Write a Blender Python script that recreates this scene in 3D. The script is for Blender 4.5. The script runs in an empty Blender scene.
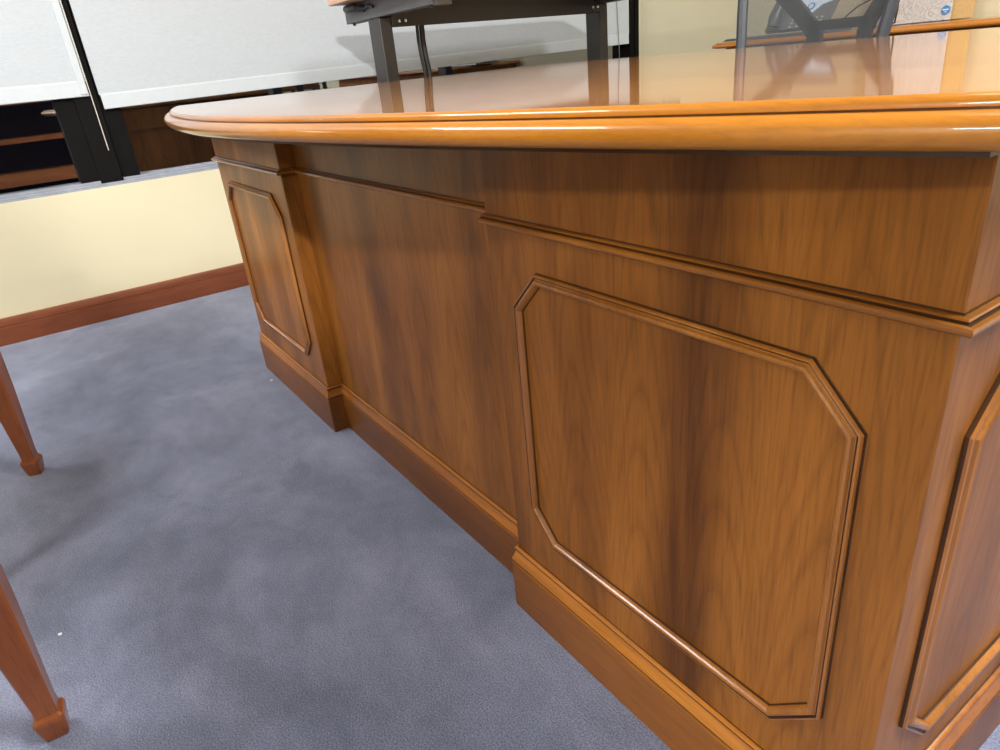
import bpy, bmesh, math, random
from mathutils import Vector, Matrix, Euler
random.seed(7)
scn = bpy.context.scene
col = scn.collection
PI = math.pi
V3 = Vector

# ------------------------------------------------------------------ measured layout (metres)
WX = -1.034          # window wall plane
WY = 2.684           # back wall plane
RX = 6.4            # right wall
FY = -5.6            # front wall, behind the photographer
HZ = 2.7             # ceiling
L, PW, RECESS = 1.8765, 0.543, 0.0369        # desk length, pedestal width, centre panel recess
BODY_D = 0.95
ZT = 0.7745          # desk top surface
ZU = 0.7440          # underside of the top
TOP_E, TOP_D = 0.016, 1.164
O0, O1 = 0.0603, 0.1481

# ------------------------------------------------------------------ tagging helpers
def tag(o, label=None, cat=None, group=None, kind=None):
    if label: o['label'] = label
    if cat: o['category'] = cat
    if group: o['group'] = group
    if kind: o['kind'] = kind
    return o

def empty(name, loc=(0, 0, 0), rz=0.0, label=None, cat=None, group=None):
    o = bpy.data.objects.new(name, None)
    o.empty_display_size = 0.1
    o.location = loc; o.rotation_euler = (0, 0, rz)
    col.objects.link(o)
    return tag(o, label, cat, group)

# ------------------------------------------------------------------ mesh helpers
class MB:
    def __init__(self): self.bm = bmesh.new()
    def _add(self, verts, faces):
        vs = [self.bm.verts.new(v) for v in verts]
        out = []
        for f in faces:
            try: out.append(self.bm.faces.new([vs[i] for i in f]))
            except ValueError: pass
        return vs, out
    def box(self, lo, hi, bevel=0.0, seg=2, rot=None, pivot=None):
        x0, y0, z0 = lo; x1, y1, z1 = hi
        c = [(x0,y0,z0),(x1,y0,z0),(x1,y1,z0),(x0,y1,z0),(x0,y0,z1),(x1,y0,z1),(x1,y1,z1),(x0,y1,z1)]
        if rot is not None:
            p = V3(pivot) if pivot is not None else V3(((x0+x1)/2,(y0+y1)/2,(z0+z1)/2))
            c = [tuple(rot @ (V3(v)-p) + p) for v in c]
        vs, fs = self._add(c, [(0,3,2,1),(4,5,6,7),(0,1,5,4),(1,2,6,5),(2,3,7,6),(3,0,4,7)])
        if bevel > 0:
            es = {e for f in fs for e in f.edges}
            bmesh.ops.bevel(self.bm, geom=list(es), offset=bevel, segments=seg, affect='EDGES', profile=0.5)
        return self
    def prism(self, pts, z0, z1):                      # polygon in x,y extruded along z
        n = len(pts)
        v = [(x, y, z0) for x, y in pts] + [(x, y, z1) for x, y in pts]
        self._add(v, [tuple(range(n))[::-1], tuple(range(n, 2*n))] + [(i, (i+1) % n, n+(i+1) % n, n+i) for i in range(n)])
        return self
    def loft(self, rings, close=True, caps=True):
        n = len(rings[0]); v = [p for r in rings for p in r]; f = []
        for k in range(len(rings)-1):
            for i in range(n if close else n-1):
                j = (i+1) % n
                f.append((k*n+i, k*n+j, (k+1)*n+j, (k+1)*n+i))
        if caps and close:
            f.append(tuple(range(n))[::-1]); f.append(tuple((len(rings)-1)*n+i for i in range(n)))
        self._add(v, f); return self
    def tube(self, pts, r, seg=10, closed=False, caps=True):
        pts = [V3(p) for p in pts]; n = len(pts); rings = []
        rr = r if isinstance(r, (list, tuple)) else [r]*n
        up = V3((0, 0, 1)); prevx = None
        for i, p in enumerate(pts):
            if closed: d = pts[(i+1) % n] - pts[i-1]
            else: d = pts[min(i+1, n-1)] - pts[max(i-1, 0)]
            d.normalize()
            if prevx is None:
                a = up if abs(d.z) < 0.9 else V3((1, 0, 0))
                x = d.cross(a).normalized()
            else:
                x = (prevx - d*prevx.dot(d)).normalized()
            prevx = x; y = d.cross(x)
            rings.append([tuple(p + (x*math.cos(t)+y*math.sin(t))*rr[i]) for t in [2*PI*k/seg for k in range(seg)]])
        if closed: rings.append(rings[0])
        self.loft(rings, True, caps and not closed); return self
    def cyl(self, a, b, r, seg=20): return self.tube([a, b], r, seg)
    def lathe(self, prof, center=(0, 0, 0), seg=24):
        cx, cy, cz = center
        rings = [[(cx+r*math.cos(2*PI*k/seg), cy+r*math.sin(2*PI*k/seg), cz+z) for k in range(seg)] for r, z in prof]
        return self.loft(rings, True, True)
    def sweep(self, path, normal, prof, closed=False, dark=()):
        """profile (s,t): s = in-plane to the right-hand side (dir x normal), t along normal; mitred corners"""
        P = [V3(p) for p in path]; N = V3(normal).normalized(); n = len(P); rings = []
        def side(i, j): return (P[j]-P[i]).normalized().cross(N)
        for i in range(n):
            if closed: s1, s2 = side(i-1, i), side(i, (i+1) % n)
            else:
                s1 = side(max(i-1, 0), max(i, 1)); s2 = side(min(i, n-2), min(i+1, n-1))
            m = (s1+s2); m = m / max(0.2, (1+s1.dot(s2)))
            rings.append([tuple(P[i] + m*s + N*t) for s, t in prof])
        if closed: rings.append(rings[0])
        nv = len(prof)
        vs, fs = self._add([p for r in rings for p in r], [(k*nv+i, k*nv+i+1, (k+1)*nv+i+1, (k+1)*nv+i) for k in range(len(rings)-1) for i in range(nv-1)])
        for idx, f in enumerate(fs):
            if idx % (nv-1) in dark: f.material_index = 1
        if not closed:
            for r in (rings[0], rings[-1]):
                self._add(r, [tuple(range(len(r)))])
        return self
    def build(self, name, mat, parent=None, smooth=False, ofs=None, angle=35):
        bm = self.bm
        bmesh.ops.remove_doubles(bm, verts=bm.verts, dist=1e-6)
        bmesh.ops.recalc_face_normals(bm, faces=bm.faces)
        me = bpy.data.meshes.new(name); bm.to_mesh(me); bm.free()
        if smooth:
            me.polygons.foreach_set('use_smooth', [True]*len(me.polygons))
            try: me.set_sharp_from_angle(angle=math.radians(angle))
            except Exception: pass
        for m in (mat if isinstance(mat, (list, tuple)) else [mat]): me.materials.append(m)
        o = bpy.data.objects.new(name, me); col.objects.link(o)
        if parent is not None:
            o.parent = parent
        if ofs is not None: o.location = ofs
        return o

def struct(o): o['kind'] = 'structure'; return o

# ------------------------------------------------------------------ material helpers
class NT:
    def __init__(self, name):
        self.m = bpy.data.materials.new(name); self.m.use_nodes = True
        self.t = self.m.node_tree; self.n = self.t.nodes; self.b = self.n['Principled BSDF']
        self.out = self.n['Material Output']
    def node(self, kind, **kw):
        nd = self.n.new(kind)
        for k, v in kw.items(): setattr(nd, k, v)
        return nd
    def link(self, a, b): self.t.links.new(a, b)
    def coord(self, scale=(1, 1, 1), rot=(0, 0, 0), loc=(0, 0, 0)):
        tc = self.node('ShaderNodeTexCoord'); mp = self.node('ShaderNodeMapping')
        mp.inputs['Scale'].default_value = scale; mp.inputs['Rotation'].default_value = rot; mp.inputs['Location'].default_value = loc
        self.link(tc.outputs['Object'], mp.inputs['Vector']); return mp.outputs['Vector']
    def noise(self, vec, scale, detail=4, rough=0.55, dist=0.0):
        nd = self.node('ShaderNodeTexNoise'); nd.inputs['Scale'].default_value = scale
        nd.inputs['Detail'].default_value = detail; nd.inputs['Roughness'].default_value = rough; nd.inputs['Distortion'].default_value = dist
        self.link(vec, nd.inputs['Vector']); return nd.outputs['Fac']
    def ramp(self, fac, stops, interp='LINEAR'):
        nd = self.node('ShaderNodeValToRGB'); cr = nd.color_ramp; cr.interpolation = interp
        while len(cr.elements) < len(stops): cr.elements.new(0.5)
        for e, (p, c) in zip(cr.elements, stops):
            e.position = p; e.color = (c[0], c[1], c[2], 1) if isinstance(c, (tuple, list)) else (c, c, c, 1)
        self.link(fac, nd.inputs['Fac']); return nd.outputs['Color']
    def math(self, op, a, b=None, clamp=False):
        nd = self.node('ShaderNodeMath', operation=op); nd.use_clamp = clamp
        for i, x in enumerate((a, b)):
            if x is None: continue
            if isinstance(x, (int, float)): nd.inputs[i].default_value = x
            else: self.link(x, nd.inputs[i])
        return nd.outputs[0]
    def mix(self, fac, a, b, mode='MIX'):
        nd = self.node('ShaderNodeMix', data_type='RGBA', blend_type=mode)
        for s, x in ((nd.inputs[0], fac), (nd.inputs[6], a), (nd.inputs[7], b)):
            if isinstance(x, (int, float)): s.default_value = x
            elif isinstance(x, tuple): s.default_value = (x[0], x[1], x[2], 1)
            else: self.link(x, s)
        return nd.outputs[2]
    def bump(self, h, strength, dist=0.001):
        nd = self.node('ShaderNodeBump'); nd.inputs['Strength'].default_value = strength; nd.inputs['Distance'].default_value = dist
        self.link(h, nd.inputs['Height']); self.link(nd.outputs['Normal'], self.b.inputs['Normal']); return nd
    def set(self, **kw):
        for k, v in kw.items():
            s = self.b.inputs[k.replace('_', ' ')]
            if isinstance(v, tuple): s.default_value = (v[0], v[1], v[2], 1)
            elif isinstance(v, (int, float)): s.default_value = v
            else: self.link(v, s)
        return self

def srgb(r, g, b):
    f = lambda c: (c/255/12.92) if c/255 <= 0.04045 else ((c/255+0.055)/1.055)**2.4
    return (f(r), f(g), f(b))

def plain(name, c, rough=0.5, metal=0.0, spec=0.5, noise=0.06, nscale=30, bump=0.0, bscale=200, **kw):
    t = NT(name); v = t.coord()
    n = t.noise(v, nscale, 4)
    lo = tuple(x*(1-noise) for x in c); hi = tuple(min(1, x*(1+noise)) for x in c)
    t.set(Base_Color=t.ramp(n, [(0.3, lo), (0.7, hi)]), Roughness=rough, Metallic=metal, Specular_IOR_Level=spec, **kw)
    if bump: t.bump(t.noise(t.coord(), bscale, 3), bump)
    return t.m

def wood(name, axis, dark, mid, light, rough=0.35, coat=0.3, coat_rough=0.12, streaks=None, fine=0.5, sc=1.0, spec=0.4, cathedral=0.0, bump=0.06):
    """axis = direction of the grain; streaks = dark bands of the veneer as (x, width, strength)"""
    t = NT(name)
    def S(a, b):            # a across, b along
        return tuple((b if k == 'xyz'.index(axis) else a) for k in range(3))
    broad = t.noise(t.coord(S(7*sc, 0.9*sc)), 1.0, 5, 0.55, 0.9)
    base = t.ramp(broad, [(0.28, dark), (0.5, mid), (0.72, light)])
    fig = t.noise(t.coord(S(26*sc, 2.2*sc), loc=(3.1, 1.7, 0.4)), 1.0, 4, 0.6, 0.6)
    lines = t.ramp(fig, [(0.36, 0.84), (0.47, 1.0), (0.56, 1.0), (0.68, 0.92)])
    c = t.mix(0.8, base, lines, 'MULTIPLY')
    fg = t.noise(t.coord(S(330*sc, 14*sc)), 1.0, 4, 0.6)
    pores = t.ramp(fg, [(0.34, 0.62), (0.5, 0.99), (0.68, 1.10)])
    c = t.mix(fine, c, pores, 'MULTIPLY')
    if cathedral:
        tc = t.node('ShaderNodeTexCoord'); sx = t.node('ShaderNodeSeparateXYZ'); t.link(tc.outputs['Object'], sx.inputs[0])
        al = sx.outputs['xyz'.index(axis)]
        ac = t.math('ADD', sx.outputs[0 if axis != 'x' else 1], sx.outputs[1 if axis == 'z' else 2])
        d = t.math('SUBTRACT', t.math('PINGPONG', t.math('ADD', ac, 0.03), 0.105), 0.052)
        dn = t.math('MULTIPLY', t.math('SUBTRACT', t.noise(t.coord(S(9, 2.5)), 1.0, 3), 0.5), 0.05)
        d = t.math('ADD', d, dn)
        v = t.math('ADD', al, t.math('MULTIPLY', t.math('MULTIPLY', d, d), 150.0))
        v = t.math('ADD', v, t.math('MULTIPLY', t.noise(t.coord(S(3, 1.6)), 1.0, 2), 0.35))
        ring = t.ramp(t.math('FRACT', t.math('MULTIPLY', v, 9.0)), [(0.0, 0.72), (0.12, 0.80), (0.3, 1.0), (0.8, 1.02), (1.0, 0.84)])
        fade = t.ramp(t.math('ABSOLUTE', d), [(0.02, cathedral), (0.05, cathedral*0.45)])
        c = t.mix(fade, c, ring, 'MULTIPLY')
    if streaks:
        tc = t.node('ShaderNodeTexCoord'); sx = t.node('ShaderNodeSeparateXYZ'); t.link(tc.outputs['Object'], sx.inputs[0])
        wob = t.noise(t.coord((1.5, 1.5, 2.2)), 1.0, 2)
        x = t.math('ADD', sx.outputs[0], t.math('MULTIPLY', t.math('SUBTRACT', wob, 0.5), 0.06))
        x = t.math('DIVIDE', x, 2.0)
        stops = []
        for xc, w, s in streaks:
            stops += [((xc-w)/2.0, 1.0), (xc/2.0, 1.0-s), ((xc+w)/2.0, 1.0)]
        d = t.ramp(x, sorted(stops), 'EASE')
        br = t.noise(t.coord(S(60, 3.0)), 1.0, 3)
        d2 = t.mix(t.ramp(br, [(0.3, 0.65), (0.65, 1.0)]), (1, 1, 1), d, 'MIX')
        c = t.mix(d2, t.mix(1.0, c, (0.13, 0.075, 0.045), 'MULTIPLY'), c)
    t.set(Base_Color=c, Roughness=rough, Specular_IOR_Level=spec, Coat_Weight=coat, Coat_Roughness=coat_rough)
    if bump: t.bump(fg, bump, 0.0006)
    return t.m

W_D, W_M, W_L = srgb(112, 65, 19), srgb(139, 85, 28), srgb(162, 103, 41)
STR = [(0.165, 0.06, 0.30), (0.33, 0.07, 0.32), (0.455, 0.05, 0.3), (0.64, 0.05, 0.25), (0.86, 0.07, 0.45),
       (1.225, 0.07, 0.58), (1.338, 0.05, 0.5), (1.662, 0.075, 0.82), (1.84, 0.04, 0.15)]
M = {}
M['desk_front'] = wood('desk_walnut_vertical', 'z', W_D, W_M, W_L, rough=0.42, coat=0.16, coat_rough=0.2, spec=0.28, streaks=STR, fine=0.6, cathedral=0.7)
M['desk_plinth'] = wood('desk_walnut_plinth', 'x', srgb(96, 54, 16), srgb(126, 75, 25), srgb(146, 90, 35), rough=0.42, coat=0.15, spec=0.3, fine=0.7)
M['desk_cap_lit'] = wood('desk_plinth_cap_lit', 'x', srgb(120, 68, 18), srgb(168, 102, 32), srgb(192, 124, 46), rough=0.3, coat=0.4)  # lighter than the plinth: light on the cap's upward slope painted in
M['desk_mould'] = wood('desk_moulding', 'x', srgb(112, 66, 20), srgb(146, 90, 31), srgb(170, 110, 46), rough=0.28, coat=0.5)
M['desk_mould_v'] = wood('desk_moulding_panel', 'z', srgb(112, 66, 20), srgb(146, 90, 31), srgb(170, 110, 46), rough=0.28, coat=0.5)
M['desk_top'] = wood('desk_top_veneer', 'x', srgb(162, 100, 40), srgb(192, 124, 56), srgb(206, 142, 70), rough=0.3, coat=1.0, coat_rough=0.055, fine=0.35, spec=0.2, bump=0.0)
M['desk_top'].node_tree.nodes['Principled BSDF'].inputs['Coat IOR'].default_value = 1.65
M['desk_rim'] = wood('desk_rim_solid', 'x', srgb(140, 84, 16), srgb(170, 107, 25), srgb(188, 123, 36), rough=0.3, coat=0.7, coat_rough=0.04, fine=0.3, spec=0.3, bump=0.02)
M['chair_wood'] = wood('chair_mahogany', 'z', srgb(118, 60, 24), srgb(144, 78, 34), srgb(164, 96, 46), rough=0.3, coat=0.5)
M['base_wood'] = wood('baseboard_mahogany', 'y', srgb(98, 50, 28), srgb(119, 63, 36), srgb(136, 76, 46), rough=0.4, coat=0.2)
M['cred_wood'] = wood('credenza_wood', 'x', srgb(165, 98, 28), srgb(196, 122, 38), srgb(212, 140, 52), rough=0.25, coat=0.8, coat_rough=0.06)
M['cred_body'] = wood('credenza_body', 'z', srgb(116, 66, 26), srgb(150, 92, 41), srgb(170, 108, 52))
M['lam_wood'] = wood('standing_table_laminate', 'x', srgb(196, 156, 132), srgb(210, 172, 148), srgb(220, 186, 162), rough=0.5, coat=0.0)
M['shelf_wood'] = wood('bookcase_wood', 'y', srgb(120, 66, 30), srgb(156, 92, 46), srgb(176, 110, 58))
M['groove_dark'] = wood('dark_groove_wood', 'x', srgb(48, 27, 10), srgb(66, 38, 14), srgb(84, 50, 20), rough=0.4, coat=0.2, spec=0.3)  # dark brown for moulding grooves and edges, and the rim's lower strip
M['cream'] = plain('cream_wall_paint', srgb(218, 211, 180), 0.75, noise=0.02, nscale=3, bump=0.05, bscale=350)
M['ceil'] = plain('ceiling_tile', srgb(232, 230, 222), 0.9, noise=0.03, nscale=60, bump=0.1)
M['black_frame'] = plain('window_frame_black', srgb(12, 11, 11), 0.6, spec=0.12, noise=0.25, nscale=25)
M['sill_metal'] = plain('sill_aluminium', srgb(150, 156, 168), 0.45, metal=0.4, noise=0.12, nscale=20)
M['black_metal'] = plain('black_powder_coat', srgb(50, 47, 44), 0.38, spec=0.6, noise=0.08, nscale=60, bump=0.05, bscale=900)
M['grey_metal'] = plain('dark_grey_powder_coat', srgb(92, 94, 98), 0.42, noise=0.05, nscale=60)
M['steel'] = plain('bright_bolt_steel', srgb(205, 205, 205), 0.25, metal=1.0)
M['cable'] = plain('black_cable_rubber', srgb(34, 30, 28), 0.5)
M['plastic_dark'] = plain('charcoal_plastic', srgb(52, 54, 60), 0.45, noise=0.08)
M['chair_frame'] = plain('chair_frame_plastic', srgb(62, 66, 74), 0.42, noise=0.08)
M['seat_black'] = plain('black_seat_fabric', srgb(38, 38, 42), 0.95, noise=0.2, nscale=200, bump=0.3, bscale=600)
M['navy'] = plain('navy_upholstery', srgb(34, 36, 62), 0.95, noise=0.15, nscale=150, bump=0.3, bscale=500)
M['phone'] = plain('phone_grey_plastic', srgb(112, 116, 120), 0.45)
M['phone_dark'] = plain('phone_dark_plastic', srgb(74, 80, 88), 0.3)
M['key'] = plain('phone_key_plastic', srgb(196, 198, 200), 0.5)
M['logo_blue'] = plain('blue_print', srgb(74, 146, 218), 0.5)
M['white_print'] = plain('white_print', srgb(236, 240, 244), 0.5)
M['card'] = plain('tan_cardboard', srgb(208, 178, 122), 0.85, noise=0.05, nscale=90)
M['scrap'] = plain('white_paper_scrap', srgb(240, 240, 240), 0.8)
M['black_scrap'] = plain('black_scrap', srgb(25, 25, 28), 0.8)
M['book_dark'] = plain('dark_book_cloth', srgb(44, 36, 40), 0.8)
M['chain'] = plain('white_bead_chain', srgb(222, 216, 204), 0.4)
M['cord_grey'] = plain('grey_cord', srgb(120, 124, 124), 0.6)

def make_carpet():
    t = NT('blue_grey_cut_pile_carpet')
    big = t.noise(t.coord((2.4, 3.6, 1)), 1.0, 7, 0.68, 0.35)
    med = t.noise(t.coord((9, 11, 1), loc=(4, 2, 0)), 1.0, 5, 0.65, 0.5)
    fine = t.noise(t.coord((1, 1, 1)), 420, 3, 0.7)
    c = t.ramp(big, [(0.30, srgb(101, 108, 131)), (0.5, srgb(117, 124, 148)), (0.68, srgb(136, 142, 167))])
    c = t.mix(0.8, c, t.ramp(med, [(0.32, 0.80), (0.52, 1.0), (0.72, 1.13)]), 'MULTIPLY')
    c = t.mix(0.95, c, t.ramp(fine, [(0.32, 0.45), (0.5, 1.0), (0.70, 1.65)]), 'MULTIPLY')
    t.set(Base_Color=c, Roughness=1.0, Specular_IOR_Level=0.12, Sheen_Weight=0.25, Sheen_Roughness=0.5)
    h = t.math('ADD', t.math('MULTIPLY', fine, 1.0), t.math('MULTIPLY', med, 0.6))
    t.bump(h, 0.55, 0.004)
    return t.m
M['carpet'] = make_carpet()

def make_shade():
    t = NT('white_roller_fabric'); v = t.coord((1, 1, 1))
    w = t.noise(t.coord((60, 60, 420)), 1.0, 2)
    t.set(Base_Color=t.ramp(w, [(0.3, srgb(182, 190, 197)), (0.7, srgb(192, 199, 206))]), Roughness=0.8, Specular_IOR_Level=0.2)
    t.bump(t.noise(t.coord((1, 1, 1)), 900, 2), 0.1, 0.0005)
    return t.m
M['shade'] = make_shade()
M['shade_bar'] = plain('shade_hem_bar', srgb(194, 202, 208), 0.6, noise=0.02)

def make_glass():
    t = NT('dark_window_glass')
    tr = t.node('ShaderNodeBsdfTransparent'); tr.inputs['Color'].default_value = (0.5, 0.55, 0.6, 1)
    gl = t.node('ShaderNodeBsdfGlossy'); gl.inputs['Roughness'].default_value = 0.012; gl.inputs['Color'].default_value = (0.9, 0.93, 1.0, 1)
    fr = t.node('ShaderNodeFresnel'); fr.inputs['IOR'].default_value = 1.9
    f = t.math('ADD', fr.outputs[0], 0.2, True)
    mx = t.node('ShaderNodeMixShader'); t.link(f, mx.inputs[0]); t.link(tr.outputs[0], mx.inputs[1]); t.link(gl.outputs[0], mx.inputs[2])
    t.link(mx.outputs[0], t.out.inputs['Surface']); return t.m
M['glass'] = make_glass()

def make_meshfab():
    t = NT('grey_chair_mesh_fabric')
    tr = t.node('ShaderNodeBsdfTransparent')
    df = t.node('ShaderNodeBsdfPrincipled'); df.inputs['Base Color'].default_value = (*srgb(78, 82, 86), 1); df.inputs['Roughness'].default_value = 0.6
    tc = t.coord((1, 1, 1)); n = t.noise(tc, 500, 2)
    f = t.ramp(n, [(0.35, 0.50), (0.65, 0.66)])
    mx = t.node('ShaderNodeMixShader'); t.link(f, mx.inputs[0]); t.link(tr.outputs[0], mx.inputs[1]); t.link(df.outputs[0], mx.inputs[2])
    t.link(mx.outputs[0], t.out.inputs['Surface']); return t.m
M['meshfab'] = make_meshfab()

def make_marble():
    t = NT('grey_contour_print')
    n = t.noise(t.coord((1, 1, 1)), 9, 6, 0.6, 1.6)
    w = t.math('FRACT', t.math('MULTIPLY', n, 14.0))
    c = t.ramp(w, [(0.0, srgb(176, 176, 178)), (0.18, srgb(206, 206, 207)), (0.5, srgb(222, 222, 222)), (0.85, srgb(196, 196, 198)), (1.0, srgb(176, 176, 178))])
    t.set(Base_Color=c, Roughness=0.55); return t.m
M['marble'] = make_marble()

def make_screen():
    t = NT('phone_display'); t.set(Base_Color=srgb(190, 208, 228), Roughness=0.25)
    t.b.inputs['Emission Color'].default_value = (*srgb(196, 214, 236), 1); t.b.inputs['Emission Strength'].default_value = 0.5
    return t.m
M['screen'] = make_screen()

# ------------------------------------------------------------------ room shell
m = MB(); m.box((WX-0.3, FY-0.2, -0.1), (RX+0.2, WY+0.2, 0.0)); struct(m.build('floor', M['carpet']))
m = MB(); m.box((WX-0.3, FY-0.2, HZ), (RX+0.2, WY+0.2, HZ+0.1)); struct(m.build('ceiling', M['ceil']))
WIN_Y0, WIN_Y1, WIN_Z0, WIN_Z1 = -2.75, 2.68, 0.501, 2.45
m = MB()
m.box((WX-0.2, FY-0.2, 0), (WX, WY+0.2, WIN_Z0))
m.box((WX-0.2, FY-0.2, WIN_Z1), (WX, WY+0.2, HZ))
m.box((WX-0.2, FY-0.2, WIN_Z0), (WX, WIN_Y0, WIN_Z1))
m.box((WX-0.2, WIN_Y1, WIN_Z0), (WX, WY+0.2, WIN_Z1))
struct(m.build('wall_left', M['cream']))
m = MB(); m.box((WX, WY, 0), (RX, WY+0.2, HZ)); struct(m.build('wall_back', M['cream']))
m = MB(); m.box((RX, FY-0.2, 0), (RX+0.2, WY+0.2, HZ)); struct(m.build('wall_right', M['cream']))
m = MB(); m.box((WX, FY-0.2, 0), (RX, FY, HZ)); struct(m.build('wall_front', M['cream']))

BB = [(0, 0), (0.016, 0), (0.016, 0.066), (0.0135, 0.0675), (0.0135, 0.0695), (0.015, 0.071), (0.015, 0.092), (0.012, 0.1), (0, 0.1)]
def baseboard(name, pts):
    m = MB(); m.sweep([(x, y, 0) for x, y in pts], (0, 0, 1), BB); struct(m.build(name, M['base_wood'], smooth=True, angle=25))
baseboard('baseboard_left', [(WX, FY), (WX, WY)])
baseboard('baseboard_back', [(WX+0.017, WY), (RX, WY)])

# window: frame, mullion, sill strip, panes
m = MB()
xf0, xf1 = WX-0.115, WX-0.02
m.box((xf0, -0.27, WIN_Z0+0.012), (xf1-0.012, -0.06, WIN_Z1), 0.002)
m.box((xf0, -0.205, WIN_Z0+0.008), (xf1, -0.125, WIN_Z1), 0.003)
m.box((xf0, 2.613, WIN_Z0), (WX-0.004, 2.68, WIN_Z1), 0.002)
m.box((xf0, 2.645, WIN_Z0), (WX+0.004, 2.652, WIN_Z1), 0.002)
m.box((xf0, WIN_Y0, WIN_Z0), (xf1, WIN_Y0+0.07, WIN_Z1), 0.002)
m.box((xf0, WIN_Y0, WIN_Z1-0.07), (xf1, WIN_Y1, WIN_Z1), 0.002)
m.box((xf0, -1.62, WIN_Z0+0.012), (xf1-0.012, -1.42, WIN_Z1), 0.002)
w1 = struct(m.build('window_1', M['black_frame']))
m = MB()
m.box((WX-0.2, WIN_Y0, WIN_Z0-0.004), (WX-0.004, 2.613, WIN_Z0+0.004), 0.001)
m.box((WX-0.115, WIN_Y0, WIN_Z0+0.002), (WX-0.03, 2.613, WIN_Z0+0.022), 0.002)
m.box((WX-0.03, WIN_Y0, WIN_Z0+0.002), (WX-0.012, 2.613, WIN_Z0+0.012), 0.002)
struct(m.build('window_sill', M['sill_metal'], w1))
for y0, y1 in ((WIN_Y0+0.07, -1.62), (-1.42, -0.27), (-0.06, 2.613)):
    m = MB(); m.box((WX-0.085, y0, WIN_Z0+0.02), (WX-0.079, y1, WIN_Z1-0.07)); struct(m.build('glass_pane', M['glass'], w1))

# ------------------------------------------------------------------ roller shades
def roller_shade(y0, y1, z0, z1, label, edge_strip):
    """z0/z1: height of the bottom edge at y0 / y1 (it hangs a little out of level)"""
    x = WX-0.006
    t = empty('roller_shade', (x, (y0+y1)/2, 2.4), 0, label, 'window shade', 'roller shades in the window')
    ofs = (-x, -(y0+y1)/2, -2.4)
    hb = 0.05
    m = MB()
    n = 24
    rf = []; rb = []
    m.loft([[(x, y0, z0+hb), (x, y1, z1+hb), (x-0.0012, y1, z1+hb), (x-0.0012, y0, z0+hb)],
            [(x, y0, 2.4), (x, y1, 2.4), (x-0.0012, y1, 2.4), (x-0.0012, y0, 2.4)]])
    m.build('fabric', M['shade'], t, ofs=ofs)
    m = MB()
    a = []
    for y, z in ((y0+0.004, z0), (y1-0.004, z1)):
        a.append([(x+0.003, y, z+0.002), (x+0.001, y, z), (x-0.005, y, z), (x-0.007, y, z+0.003), (x-0.007, y, z+hb-0.002), (x-0.004, y, z+hb+0.001), (x+0.0002, y, z+hb+0.004), (x+0.0015, y, z+hb-0.002)])
    m.loft(a)
    m.build('hem_bar', M['shade_bar'], t, ofs=ofs)
    m = MB(); m.cyl((x-0.02, y0, 2.39), (x-0.02, y1, 2.39), 0.028, 16); m.build('roller_tube', M['shade_bar'], t, ofs=ofs, smooth=True)
    return t, ofs
sh1, of1 = roller_shade(-1.40, -0.148, 0.823, 0.822, 'narrow white roller shade at far left of the window, left of the black mullion', True)
m = MB()
z = 0.632
pts = []
while z < 2.36:
    pts.append((WX+0.006, -0.148, z)); z += 0.0062
for p in pts:
    m.lathe([(0.0004, -0.0024), (0.0021, -0.0012), (0.0021, 0.0012), (0.0004, 0.0024)], p, 5)
m.tube([(WX+0.006, -0.148, 0.634), (WX+0.006, -0.148, 2.36)], 0.0011, 5)
m.build('bead_chain', M['chain'], sh1, ofs=of1)
m = MB(); m.box((WX-0.004, -0.178, 0.83), (WX+0.001, -0.153, 2.38), 0.001); m.build('side_strip', M['shade_bar'], sh1, ofs=of1)
sh2, of2 = roller_shade(-0.12, 2.604, 0.772, 0.812, 'wide white roller shade behind the black standing table, right of the black mullion', False)
m = MB()
m.tube([(WX+0.012, 2.497, 2.36), (WX+0.012, 2.497, 1.2), (WX+0.012, 2.493, 1.05), (WX+0.012, 2.499, 0.98), (WX+0.012, 2.503, 0.9), (WX+0.012, 2.508, 0.82), (WX+0.012, 2.511, 0.72)], 0.0022, 6)
m.build('pull_cord', M['cord_grey'], sh2, ofs=of2)

# ------------------------------------------------------------------ executive desk
DC = V3((L/2, 0.45, 0))
desk = empty('executive_desk', DC, 0, 'large walnut executive desk with bow-front glossy top and octagon moulded panels', 'desk')
DO = tuple(-DC)
ORIG = (0, 0, 0)
# pedestals and centre panel
def oct_pts(x0, x1, z0, z1, cx, cz):
    return [(x0, z1-cz), (x0+cx, z1), (x1-cx, z1), (x1, z1-cz), (x1, z0+cz), (x1-cx, z0), (x0+cx, z0), (x0, z0+cz)]
# moulding cross-section: s inwards (0 = outer edge .. 0.02), t = projection
MOULD = [(-0.0007, 0), (-0.0007, 0.0003), (0.0, 0.0006), (0.0001, 0.0035), (0.0012, 0.0056), (0.0030, 0.0062), (0.0044, 0.0054), (0.0050, 0.0046), (0.0058, 0.0050), (0.0072, 0.0078), (0.0092, 0.0088), (0.0114, 0.0082), (0.0134, 0.0058), (0.0143, 0.0022), (0.0146, 0.0006), (0.0153, 0.0003), (0.0153, 0)]
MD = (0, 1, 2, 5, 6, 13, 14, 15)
def panel_moulding(parent, plane, a0, a1, flip=False):
    z0, z1 = 0.1759, 0.5804
    p = oct_pts(a0, a1, z0, z1, 0.0473, 0.0485)
    m = MB()
    if plane == 'front':      # y=0 plane, outward -y
        path = [(x, 0.0, z) for x, z in p]
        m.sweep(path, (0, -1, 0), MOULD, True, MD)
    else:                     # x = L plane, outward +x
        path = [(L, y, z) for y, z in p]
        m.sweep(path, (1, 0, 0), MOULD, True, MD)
    return m.build('panel_moulding', [M['desk_mould_v'], M['groove_dark']], parent, smooth=True, angle=28)

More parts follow.
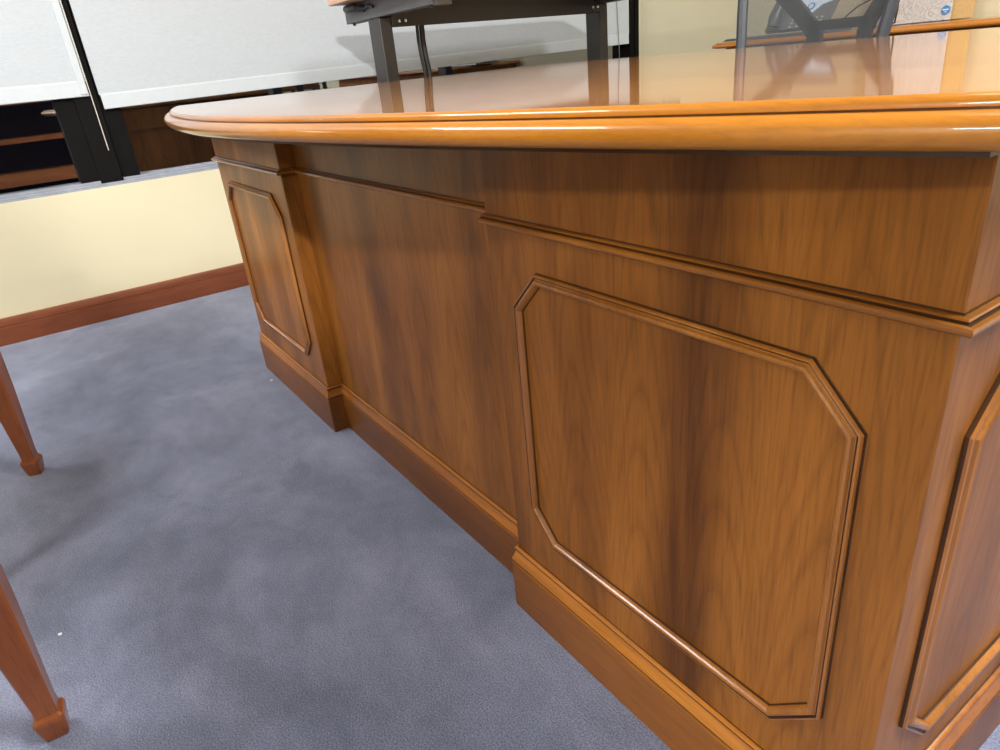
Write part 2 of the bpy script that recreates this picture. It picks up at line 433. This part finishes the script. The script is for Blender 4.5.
WAIST = [(0, 0.6262), (0.0005, 0.6263), (0.0006, 0.6276), (0.006, 0.6277), (0.0092, 0.6282), (0.0110, 0.6298), (0.0114, 0.6318), (0.0103, 0.6338), (0.0078, 0.6349), (0.0058, 0.6352), (0.0060, 0.6368), (0.0048, 0.6378), (0.0025, 0.6381), (0.0006, 0.6383), (0.0005, 0.6396), (0, 0.6397)]
PLINTH = [(0, 0), (0.0095, 0), (0.0095, 0.0880), (0.0082, 0.0900), (0.0062, 0.0905), (0, 0.0905)]
PLINTH_CAP = [(0, 0.0907), (0.0068, 0.0907), (0.0066, 0.0926), (0.0084, 0.0934), (0.0092, 0.0952), (0.0082, 0.0985), (0.0062, 0.1030), (0.0044, 0.1085), (0.0040, 0.1125), (0.0052, 0.1140), (0.0054, 0.1165), (0.0040, 0.1188), (0.0015, 0.1198), (0, 0.12)]
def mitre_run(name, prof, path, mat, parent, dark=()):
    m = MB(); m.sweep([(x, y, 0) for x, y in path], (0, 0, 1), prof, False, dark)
    return m.build(name, [mat, M['groove_dark']], parent, smooth=True, angle=28)

def pedestal(x0, x1, path, left, wpath=None):
    m = MB(); m.box((x0, 0, 0.0), (x1, BODY_D, ZU), 0.0012, 1)
    p = m.build('pedestal', M['desk_front'], desk, ofs=DO)
    if left: panel_moulding(p, 'front', L-1.8295, L-1.384)
    else:
        panel_moulding(p, 'front', 1.384, 1.8295)
        panel_moulding(p, 'side', 0.044, BODY_D-0.05)
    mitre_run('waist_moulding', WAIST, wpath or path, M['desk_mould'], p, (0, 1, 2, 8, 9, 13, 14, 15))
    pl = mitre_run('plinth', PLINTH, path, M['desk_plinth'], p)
    mitre_run('plinth_cap', PLINTH_CAP, path, M['desk_cap_lit'], p, (0, 1, 2, 8, 9, 12))
    return p
pedestal(0, PW, [(0, BODY_D), (0, 0), (PW, 0), (PW, RECESS)], True)
pedestal(L-PW, L, [(L-PW, RECESS), (L-PW, 0), (L, 0), (L, BODY_D)], False, [(L-PW, 0), (L, 0), (L, BODY_D)])
m = MB(); m.box((PW, RECESS, 0.0), (L-PW, RECESS+0.022, ZU))
cp = m.build('modesty_panel', M['desk_front'], desk, ofs=DO)
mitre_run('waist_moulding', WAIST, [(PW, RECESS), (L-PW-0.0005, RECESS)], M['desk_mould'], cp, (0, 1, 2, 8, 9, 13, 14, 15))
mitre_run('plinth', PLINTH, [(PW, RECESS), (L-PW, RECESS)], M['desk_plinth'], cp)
mitre_run('plinth_cap', PLINTH_CAP, [(PW, RECESS), (L-PW, RECESS)], M['desk_cap_lit'], cp, (0, 1, 2, 8, 9, 12))

# bow-fronted top
def bow_y(x):
    t = abs((x-L/2)/(L/2)); return -(O0+O1*(1-t**1.735))
xs = [-TOP_E+(L+2*TOP_E)*i/64 for i in range(65)]
outline = [(x, bow_y(x)) for x in xs] + [(L+TOP_E, TOP_D), (-TOP_E, TOP_D)]
def arc(cs, cz, rs, rz, a0, a1, n):
    return [(cs+rs*math.cos(math.radians(a0+(a1-a0)*k/n)), cz+rz*math.sin(math.radians(a0+(a1-a0)*k/n))) for k in range(n+1)]
RIM = [(-0.001, ZT-0.0002)] + arc(0.0, ZT-0.0062, 0.0062, 0.0062, 90, 0, 8) + [(0.0056, ZT-0.0076), (0.0058, ZT-0.0083), (0.0074, ZT-0.0080)] \
    + arc(0.0085, ZT-0.0172, 0.0113, 0.0099, 84, -86, 18) + [(0.003, ZT-0.0272), (0.0022, ZT-0.0278), (0.0022, ZT-0.0309), (-0.03, ZT-0.0309)]
m = MB(); m.prism(outline, ZU+0.002, ZT)
top = m.build('desktop', M['desk_top'], desk, ofs=DO)
NR = len(RIM)
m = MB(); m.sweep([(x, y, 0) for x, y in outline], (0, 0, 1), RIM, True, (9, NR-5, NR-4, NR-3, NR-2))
m.build('rim_moulding', [M['desk_rim'], M['groove_dark']], top, smooth=True, angle=40)
# drawers on the sitter's side
for x0, x1 in ((0.03, PW-0.03), (L-PW+0.03, L-0.03)):
    for z0, z1 in ((0.15, 0.44), (0.455, 0.60), (0.615, 0.73)):
        m = MB(); m.box((x0, BODY_D-0.002, z0), (x1, BODY_D+0.016, z1), 0.003); d = m.build('drawer', M['desk_front'], desk, ofs=DO)
        xc, zc = (x0+x1)/2, (z0+z1)/2
        m = MB(); m.tube([(xc-0.05, BODY_D+0.014, zc), (xc-0.05, BODY_D+0.035, zc), (xc+0.05, BODY_D+0.035, zc), (xc+0.05, BODY_D+0.014, zc)], 0.004, 8)
        m.build('handle', M['steel'], d, smooth=True)

# ------------------------------------------------------------------ guest chairs
def guest_chair(loc, rz, label):
    """origin at the front-left foot of the chair; chair faces +y, its front-right leg is at +x"""
    t = empty('guest_chair', loc, rz, label, 'chair', 'wooden guest chairs in front of the desk')
    SW, SD = 0.50, 0.48
    def leg(cx, cy, rake=0.0):
        m = MB()
        prof = [(0.0, 0.0135), (0.006, 0.0155), (0.034, 0.0195), (0.040, 0.0185), (0.0445, 0.0145), (0.06, 0.0142), (0.22, 0.0225), (0.40, 0.0285), (0.43, 0.0285)]
        rings = []
        for z, h in prof:
            b = h*0.16; dy = rake*z
            sq = [(-h+b, -h), (h-b, -h), (h, -h+b), (h, h-b), (h-b, h), (-h+b, h), (-h, h-b), (-h, -h+b)]
            rings.append([(cx+u, cy+v+dy, z) for u, v in sq])
        m.loft(rings); return m
    for cx, cy, rk in ((0, 0, 0), (SW, 0, 0), (0.02, -SD, -0.12), (SW-0.02, -SD, -0.12)):
        leg(cx, cy, rk).build('leg', M['chair_wood'], t)
    m = MB()
    m.box((-0.02, -0.012, 0.36), (SW+0.02, 0.012, 0.43), 0.003); m.box((0, -SD-0.06, 0.36), (SW, -SD-0.04, 0.43), 0.003)
    m.box((-0.018, -SD-0.05, 0.36), (0.004, 0, 0.43), 0.003); m.box((SW-0.004, -SD-0.05, 0.36), (SW+0.018, 0, 0.43), 0.003)
    m.build('seat_rail', M['chair_wood'], t)
    m = MB(); m.box((-0.015, -SD-0.03, 0.432), (SW+0.015, 0.02, 0.50), 0.025, 4); m.build('seat', M['navy'], t, smooth=True)
    m = MB(); R = Matrix.Rotation(0.17, 3, 'X')
    m.box((0.03, -SD-0.085, 0.52), (SW-0.03, -SD-0.035, 0.93), 0.02, 4, rot=R); m.build('backrest', M['navy'], t, smooth=True)
    m = MB()
    for x in (0.008, SW-0.008):
        m.loft([[(x-0.018, -SD-0.04-k-0.018, z), (x+0.018, -SD-0.04-k-0.018, z), (x+0.018, -SD-0.04-k+0.018, z), (x-0.018, -SD-0.04-k+0.018, z)] for z, k in ((0.42, 0.012), (0.6, 0.02), (0.95, 0.075))])
    m.box((0, -SD-0.135, 0.92), (SW, -SD-0.1, 0.965), 0.008, 3)
    m.build('back_frame', M['chair_wood'], t)
    for x in (-0.012, SW+0.012):
        m = MB()
        m.tube([(x, -0.06, 0.42), (x, -0.075, 0.55), (x, -0.09, 0.65)], [0.016, 0.014, 0.016], 8)
        m.box((x-0.022, -SD-0.07, 0.645), (x+0.022, -0.04, 0.672), 0.009, 3)
        m.build('armrest', M['chair_wood'], t, smooth=True)
    return t
guest_chair((0.202, -0.648, 0), math.radians(-19), 'brown wooden tapered-leg guest chair at left edge, nearer the window wall')
guest_chair((1.096, -0.659, 0), math.radians(-4), 'brown wooden tapered-leg guest chair at bottom left corner, nearest the viewer')

# ------------------------------------------------------------------ standing table by the window
stt = empty('standing_table', (-0.35, 1.29, 0), 0, 'black metal frame standing table with light wood top in front of the window shade', 'table')
SO = (0.35, -1.29, 0)
m = MB(); m.box((-0.64, 0.672, 1.039), (0.03, 1.862, 1.064), 0.003, 2); m.build('tabletop', M['lam_wood'], stt, ofs=SO)
for y0, y1 in ((0.75, 0.80), (1.795, 1.842)):
    m = MB(); m.box((-0.49, y0, 0.05), (-0.40, y1, 0.978), 0.004, 2)
    lg = m.build('leg', M['black_metal'], stt, ofs=SO)
    m = MB(); m.box((-0.76, y0-0.008, 0.008), (-0.13, y1+0.008, 0.05), 0.006, 2)
    m.build('foot', M['black_metal'], lg)
    m = MB(); m.box((-0.68, y0, 0.978), (0.0, y1, 1.039), 0.002, 1)
    br = m.build('bracket', M['grey_metal'], stt, ofs=SO)
    m = MB(); m.box((-0.012, y0-0.002, 0.972), (0.014, y1+0.004, 1.043), 0.002, 1)
    m.build('end_cap', M['black_metal'], br)
    m = MB()
    for x in (-0.04, -0.64):
        m = MB(); m.cyl((x, (y0+y1)/2-0.01, 0.970), (x, (y0+y1)/2-0.01, 0.979), 0.006, 10)
        m.build('bolt', M['cable'], br)
m = MB(); m.box((-0.425, 0.8005, 0.944), (-0.399, 1.7945, 1.039), 0.002, 1); m.box((-0.398, 0.802, 0.944), (-0.396, 0.838, 1.037)); m.box((-0.3985, 1.76, 0.946), (-0.396, 1.80, 1.037))
cb = m.build('crossbeam', M['black_metal'], stt, ofs=SO)
for y, z in ((0.828, 0.961), (0.853, 0.961), (1.755, 0.966), (1.782, 0.966)):
    m = MB(); m.tube([(-0.3965, y, z), (-0.3935, y, z)], [0.0062, 0.005], 12)
    m.build('bolt', M['steel'], cb, smooth=True)
m = MB(); m.tube([(-0.618, 0.728, 1.023), (-0.612, 0.728, 1.023), (-0.53, 0.728, 1.023), (-0.52, 0.728, 1.023)], [0.010, 0.013, 0.013, 0.009], 14); m.cyl((-0.53, 0.73, 1.021), (-0.50, 0.748, 1.015), 0.011, 12); m.tube([(-0.50, 0.744, 1.013), (-0.45, 0.744, 1.021), (-0.42, 0.746, 1.013)], 0.006, 8)
m.build('height_crank', M['plastic_dark'], stt, ofs=SO, smooth=True)
# cables hanging from the beam
for dy, r in ((0.0, 0.006), (0.019, 0.0105)):
    m = MB(); x = -0.41
    m.tube([(x, 0.905+dy, 0.945), (x, 0.903+dy, 0.895), (x, 0.906+dy, 0.845), (x, 0.912+dy, 0.795), (x, 0.914+dy, 0.745), (x, 0.916+dy, 0.5), (x+0.01, 0.92+dy, 0.2), (x+0.02, 0.93+dy, 0.02)], r, 8)
    m.build('power_cable', M['cable'], stt, ofs=SO, smooth=True)

# ------------------------------------------------------------------ credenza along the back wall
cx0, cx1, cy0, cy1 = -0.045, 2.0, 2.1, WY-0.018
cred = empty('credenza', ((cx0+cx1)/2, (cy0+cy1)/2, 0), 0, 'honey brown wooden credenza along the cream wall behind the mesh chair', 'credenza')
CO = (-(cx0+cx1)/2, -(cy0+cy1)/2, 0)
CZ = 0.779
m = MB()
CR = [(-0.02, CZ), (0.0, CZ), (0.002, CZ-0.003), (0.0045, CZ-0.005), (0.009, CZ-0.0065), (0.013, CZ-0.011), (0.0135, CZ-0.015), (0.011, CZ-0.019), (0.006, CZ-0.021), (-0.02, CZ-0.022)]
pa = [(cx0+0.0135, cy1), (cx0+0.0135, cy0+0.0135), (cx1-0.0135, cy0+0.0135), (cx1-0.0135, cy1)]
m.sweep([(x, y, 0) for x, y in pa], (0, 0, 1), CR)
m.prism([pa[0], pa[1], pa[2], pa[3]], CZ-0.022, CZ)
m.build('worktop', M['cred_wood'], cred, ofs=CO, smooth=True, angle=30)
m = MB(); m.box((cx0+0.04, cy0+0.04, 0.08), (cx1-0.04, cy1, CZ-0.022)); m.box((cx0+0.07, cy0+0.08, 0.0), (cx1-0.07, cy1, 0.08))
m.build('cabinet_body', M['cred_body'], cred, ofs=CO)
for k in range(4):
    x0 = cx0+0.06+k*(cx1-cx0-0.12)/4; x1 = x0+(cx1-cx0-0.12)/4-0.01
    m = MB(); m.box((x0, cy0+0.022, 0.1), (x1, cy0+0.042, 0.745), 0.003); d = m.build('door', M['cred_body'], cred, ofs=CO)
    m = MB(); xk = x1-0.04 if k % 2 == 0 else x0+0.04
    m.tube([(xk, cy0+0.024, 0.6), (xk, cy0+0.012, 0.6), (xk, cy0+0.002, 0.6)], [0.005, 0.006, 0.011], 12); m.build('knob', M['steel'], d, smooth=True)

# printed board leaning on the wall, and the tan cardboard sheet behind it
m = MB(); R = Matrix.Rotation(-0.05, 3, 'X')
m.box((0.35, 2.605, CZ+0.002), (0.652, 2.613, CZ+0.43), 0.001, 1, rot=R, pivot=(0, 2.615, CZ))
bd = m.build('display_board', M['marble']); tag(bd, 'white and grey swirl printed board with round blue sticker standing on the credenza', 'board')
m = MB()
c = V3((0.634, 2.6022, 0.816)); rr = 0.0155
m.loft([[(c.x+rr*math.cos(a), c.y+0.0012*0, c.z+rr*math.sin(a)) for a in [2*PI*k/28 for k in range(28)]], [(c.x+rr*math.cos(a), c.y+0.002, c.z+rr*math.sin(a)) for a in [2*PI*k/28 for k in range(28)]]])
st = m.build('round_sticker', M['logo_blue'], bd); st['label'] = 'round blue sticker'
m = MB(); m.box((c.x-0.0105, c.y-0.001, c.z-0.001), (c.x+0.0105, c.y, c.z+0.0035)); m.box((c.x-0.005, c.y-0.001, c.z-0.0075), (c.x+0.005, c.y, c.z-0.0055))
m.build('white_band', M['white_print'], st)
m = MB(); m.box((0.32, 2.622, CZ+0.002), (0.720, 2.632, CZ+0.40), 0.001, 1, rot=R, pivot=(0, 2.63, CZ))
tag(m.build('cardboard_sheet', M['card']), 'tan cardboard sheet sticking out behind the grey swirl printed board', 'cardboard')

# ------------------------------------------------------------------ desk phone on the credenza
ph = empty('desk_phone', (0.2, 2.33, CZ), 0, 'grey desk phone with handset and bright round-logo display on the credenza', 'telephone')
PO = (-0.2, -2.33, -CZ)
m = MB()
m.loft([[(-0.115, 2.255, CZ+0.001), (0.37, 2.255, CZ+0.001), (0.37, 2.44, CZ+0.001), (-0.115, 2.44, CZ+0.001)],
        [(-0.10, 2.26, CZ+0.010), (0.36, 2.26, CZ+0.010), (0.36, 2.44, CZ+0.012), (-0.10, 2.44, CZ+0.012)]])
m.build('base_plate', M['phone_dark'], ph, ofs=PO)
def slope(u, v, w=0.0):     # u across, v up the inclined face, w out of it
    a = math.radians(52)
    return (u, 2.27+v*math.cos(a)-w*math.sin(a), CZ+0.017+v*math.sin(a)+w*math.cos(a))
def slab(m, u0, u1, v0, v1, w0, w1):
    m.loft([[slope(u0, v0, w0), slope(u1, v0, w0), slope(u1, v1, w0), slope(u0, v1, w0)], [slope(u0, v0, w1), slope(u1, v0, w1), slope(u1, v1, w1), slope(u0, v1, w1)]])
m = MB(); slab(m, 0.08, 0.348, 0.012, 0.215, -0.018, 0.0); m.build('body', M['phone'], ph, ofs=PO)
m = MB(); m.loft([[slope(u, v, w) for u, v in ((0.188, 0.118), (0.220, 0.078), (0.266, 0.076), (0.295, 0.108), (0.345, 0.124), (0.345, 0.152), (0.188, 0.138))] for w in (0.0, 0.002)])
sc = m.build('display', M['screen'], ph, ofs=PO)
m = MB(); m.loft([[slope(0.250+0.016*math.cos(a), 0.103+0.016*math.sin(a), w) for a in [2*PI*k/24 for k in range(24)]] for w in (0.002, 0.0035)]); lg = m.build('round_logo', M['logo_blue'], sc)
m = MB(); m.loft([[slope(0.250+0.010*math.cos(a), 0.103+0.010*math.sin(a), w) for a in [2*PI*k/24 for k in range(24)]] for w in (0.0035, 0.0042)]); m.build('logo_centre', M['white_print'], sc)
for r in range(4):
    for c_ in range(6):
        if r == 3: continue
        m = MB(); u = 0.195+c_*0.024; v = 0.016+r*0.016
        if c_ < 1 : u = 0.19
        slab(m, u, u+0.009, v, v+0.006, 0.0, 0.003); m.build('key', M['key'], ph, ofs=PO)
m = MB()
hp = [slope(0.135, 0.01, 0.026), slope(0.137, 0.04, 0.040), slope(0.139, 0.11, 0.046), slope(0.139, 0.18, 0.04), slope(0.139, 0.21, 0.026)]
m.tube(hp, [0.024, 0.026, 0.021, 0.026, 0.024], 14); m.build('handset', M['phone_dark'], ph, ofs=PO, smooth=True)
m = MB(); m.tube([(0.345, 2.40, 0.815), (0.36, 2.41, 0.835), (0.385, 2.43, 0.86), (0.425, 2.47, 0.885), (0.462, 2.48, 0.925), (0.492, 2.48, 0.935), (0.512, 2.48, 0.90), (0.516, 2.48, 0.84), (0.512, 2.48, 0.79), (0.47, 2.47, 0.7835)], 0.0036, 6); m.build('phone_cord', M['cable'], ph, ofs=PO, smooth=True)

# ------------------------------------------------------------------ mesh office chair behind the desk
oc = empty('office_chair', (0.85, 1.36, 0), 0, 'dark grey mesh-back office chair behind the desk', 'chair')
OO = (-0.85, -1.36, 0)
def backpt(u, z, off=0.0):           # u across from centre, the back leans away from the desk
    y = 1.375 + 0.10*max(0, (z-0.55))/0.6 + 0.9*u*u*(-0.35) + off
    return V3((0.843+u, y, z))
def hw(z):                            # half width of the back at height z
    pts = [(0.52, 0.165), (0.60, 0.188), (0.70, 0.205), (0.78, 0.2085), (0.85, 0.2175), (0.95, 0.228), (1.05, 0.222), (1.10, 0.20), (1.125, 0.165)]
    for (a, b), (c, d) in zip(pts, pts[1:]):
        if a <= z <= c: return b+(d-b)*(z-a)/(c-a)
    return pts[-1][1]
zs = [0.52+0.605*i/22 for i in range(23)]
loop = [backpt(hw(z), z) for z in zs] + [backpt(u, 1.132) for u in (0.11, 0.04, -0.04, -0.11)] + [backpt(-hw(z), z) for z in reversed(zs)] + [backpt(u, 0.512) for u in (-0.11, -0.04, 0.04, 0.11)]
m = MB(); m.tube(loop, 0.0155, 10, True); bf = m.build('back_frame', M['chair_frame'], oc, ofs=OO, smooth=True)
m = MB()
m.loft([[tuple(backpt(hw(z)*s, z, -0.004)) for s in [-1+2*k/14 for k in range(15)]] for z in zs], False, False)
m.build('mesh_back', M['meshfab'], oc, ofs=OO, smooth=True)
# support spine behind the mesh
m = MB()
def strip(pts, w, th=0.016):
    m_ = MB; rings = []
    P = [V3(p) for p in pts]
    for i, p in enumerate(P):
        d = (P[min(i+1, len(P)-1)]-P[max(i-1, 0)]).normalized(); s = d.cross(V3((0, 1, 0))).normalized(); n_ = V3((0, 1, 0))
        rings.append([tuple(p-s*w/2-n_*th/2), tuple(p+s*w/2-n_*th/2), tuple(p+s*w/2+n_*th/2), tuple(p-s*w/2+n_*th/2)])
    m.loft(rings)
yb = 1.535
strip([(0.785, yb-0.03, 0.60), (0.785, yb, 0.70), (0.782, yb, 0.783), (0.764, yb, 0.810), (0.722, yb, 0.853), (0.676, yb-0.01, 0.898), (0.645, yb-0.075, 0.948)], 0.043)
strip([(0.915, yb-0.03, 0.60), (0.925, yb, 0.70), (0.929, yb, 0.783), (0.940, yb, 0.813), (0.968, yb, 0.858), (1.01, yb-0.01, 0.898), (1.05, yb-0.075, 0.948)], 0.037)
strip([(0.765, yb, 0.808), (0.94, yb, 0.808)], 0.026)
strip([(0.79, yb-0.03, 0.62), (0.92, yb-0.03, 0.62)], 0.05)
strip([(0.855, yb-0.03, 0.62), (0.855, yb-0.07, 0.5), (0.855, yb-0.14, 0.425), (0.855, yb-0.25, 0.405)], 0.07, 0.02)
m.build('back_support', M['plastic_dark'], oc, ofs=OO)
m = MB(); m.box((0.60, 1.0, 0.43), (1.10, 1.44, 0.50), 0.03, 4); m.build('seat', M['seat_black'], oc, ofs=OO, smooth=True)
m = MB(); m.box((0.75, 1.12, 0.385), (0.96, 1.34, 0.432), 0.006); m.cyl((0.851, 1.24, 0.10), (0.851, 1.24, 0.39), 0.026); m.build('gas_column', M['plastic_dark'], oc, ofs=OO, smooth=True)
m = MB(); m.lathe([(0.035, 0.085), (0.045, 0.09), (0.045, 0.13), (0.03, 0.15)], (0.851, 1.24, 0), 20)
ends = []
for k in range(5):
    a = 2*PI*k/5+0.3; e = V3((0.851+0.31*math.cos(a), 1.24+0.31*math.sin(a), 0.085)); ends.append((e, a))
    m.tube([(0.851+0.03*math.cos(a), 1.24+0.03*math.sin(a), 0.115), tuple(e)], [0.024, 0.015], 8)
m.build('star_base', M['plastic_dark'], oc, ofs=OO, smooth=True)
for e, a in ends:
    m = MB(); t = V3((-math.sin(a), math.cos(a), 0))
    for s in (-1, 1):
        p = V3((e.x, e.y, 0.028)); m.tube([tuple(p+t*s*0.006), tuple(p+t*s*0.022)], 0.028, 14)
    m.cyl((e.x, e.y, 0.03), (e.x, e.y, 0.085), 0.007, 8)
    m.build('caster', M['cable'], oc, ofs=OO, smooth=True)

# ------------------------------------------------------------------ bookcase on the far side of the room (it shows in the dark glass)
bk = empty('bookcase', (4.25, -0.4, 0), 0, 'low brown wooden bookcase reflected in the dark window glass', 'bookcase')
BO = (-4.25, 0.4, 0)
m = MB(); m.box((4.08, -2.0, 0.83), (4.445, 1.2, 0.87), 0.003); m.build('top_board', M['shelf_wood'], bk, ofs=BO)
for z0, z1 in ((0.49, 0.535), (0.10, 0.22)):
    m = MB(); m.box((4.10, -1.98, z0), (4.43, 1.18, z1)); m.build('shelf', M['shelf_wood'], bk, ofs=BO)
for y in (-2.0, -0.95, 0.13, 1.18):
    m = MB(); m.box((4.09, y, 0.0), (4.43, y+0.03, 0.83)); m.build('side_panel', M['shelf_wood'], bk, ofs=BO)
m = MB(); m.box((4.43, -2.0, 0.0), (4.444, 1.2, 0.83)); m.build('back_panel', M['book_dark'], bk, ofs=BO)

# ------------------------------------------------------------------ scraps on the carpet
def scrap(x, y, r, mat, label):
    m = MB(); n = 6
    b = [(x+r*(0.7+0.5*random.random())*math.cos(2*PI*k/n), y+r*(0.7+0.5*random.random())*math.sin(2*PI*k/n)) for k in range(n)]
    m.prism(b, 0.0005, 0.003); tag(m.build('paper_scrap', mat), label, 'scrap', 'scraps on the carpet')
scrap(0.879, -0.642, 0.004, M['scrap'], 'tiny white paper scrap on the carpet beside the nearest chair leg')
scrap(0.108, -0.031, 0.0045, M['scrap'], 'tiny white paper scrap on the carpet by the far desk pedestal')
scrap(0.856, -0.689, 0.005, M['black_scrap'], 'tiny black scrap on the carpet touching the nearest chair leg')

# ------------------------------------------------------------------ light
def area(loc, sx, sy, power, colr=(1.0, 0.97, 0.93), rot=(0, 0, 0)):
    d = bpy.data.lights.new('troffer_or_fill', 'AREA'); d.shape = 'RECTANGLE'; d.size = sx; d.size_y = sy; d.energy = power; d.color = colr
    o = bpy.data.objects.new('troffer_or_fill', d); o.location = loc; o.rotation_euler = rot; col.objects.link(o); return o
for x, y, pw in ((-0.1, -1.4, 58), (3.0, -4.4, 205), (5.2, -1.9, 62), (2.6, 0.9, 125)):  # ceiling troffers, plus an added low fill far down the room
    area((x, y, HZ-0.02), 1.2, 0.6, pw)
sd = bpy.data.lights.new('added_shade_spot', 'SPOT'); sd.energy = 1000; sd.spot_size = math.radians(29); sd.spot_blend = 0.45; sd.shadow_soft_size = 0.11; sd.color = (1.0, 0.97, 0.92)  # added spot: throws the table's shadow on the shade, brightens the desk's left
so = bpy.data.objects.new('added_shade_spot', sd); so.location = (5.2, -1.9, HZ-0.05); col.objects.link(so)
so.rotation_euler = (V3((WX, 1.0, 1.1))-V3(so.location)).to_track_quat('-Z', 'Y').to_euler()
w = bpy.data.worlds.new('night'); scn.world = w; w.use_nodes = True
w.node_tree.nodes['Background'].inputs[0].default_value = (0.10, 0.12, 0.2, 1); w.node_tree.nodes['Background'].inputs[1].default_value = 0.06

# ------------------------------------------------------------------ camera
cd = bpy.data.cameras.new('camera'); cam = bpy.data.objects.new('camera', cd); col.objects.link(cam)
cam.location = (2.0466, -0.4567, 0.8117); cam.rotation_mode = 'XYZ'; cam.rotation_euler = (1.13216, 0.09291, 0.95989)
cd.sensor_fit = 'HORIZONTAL'; cd.sensor_width = 36.0; cd.lens = 36.0*677.88/1000.0; cd.clip_start = 0.01; cd.clip_end = 50
scn.camera = cam
scn.view_settings.view_transform = 'Standard'; scn.view_settings.look = 'None'; scn.view_settings.exposure = 0.1
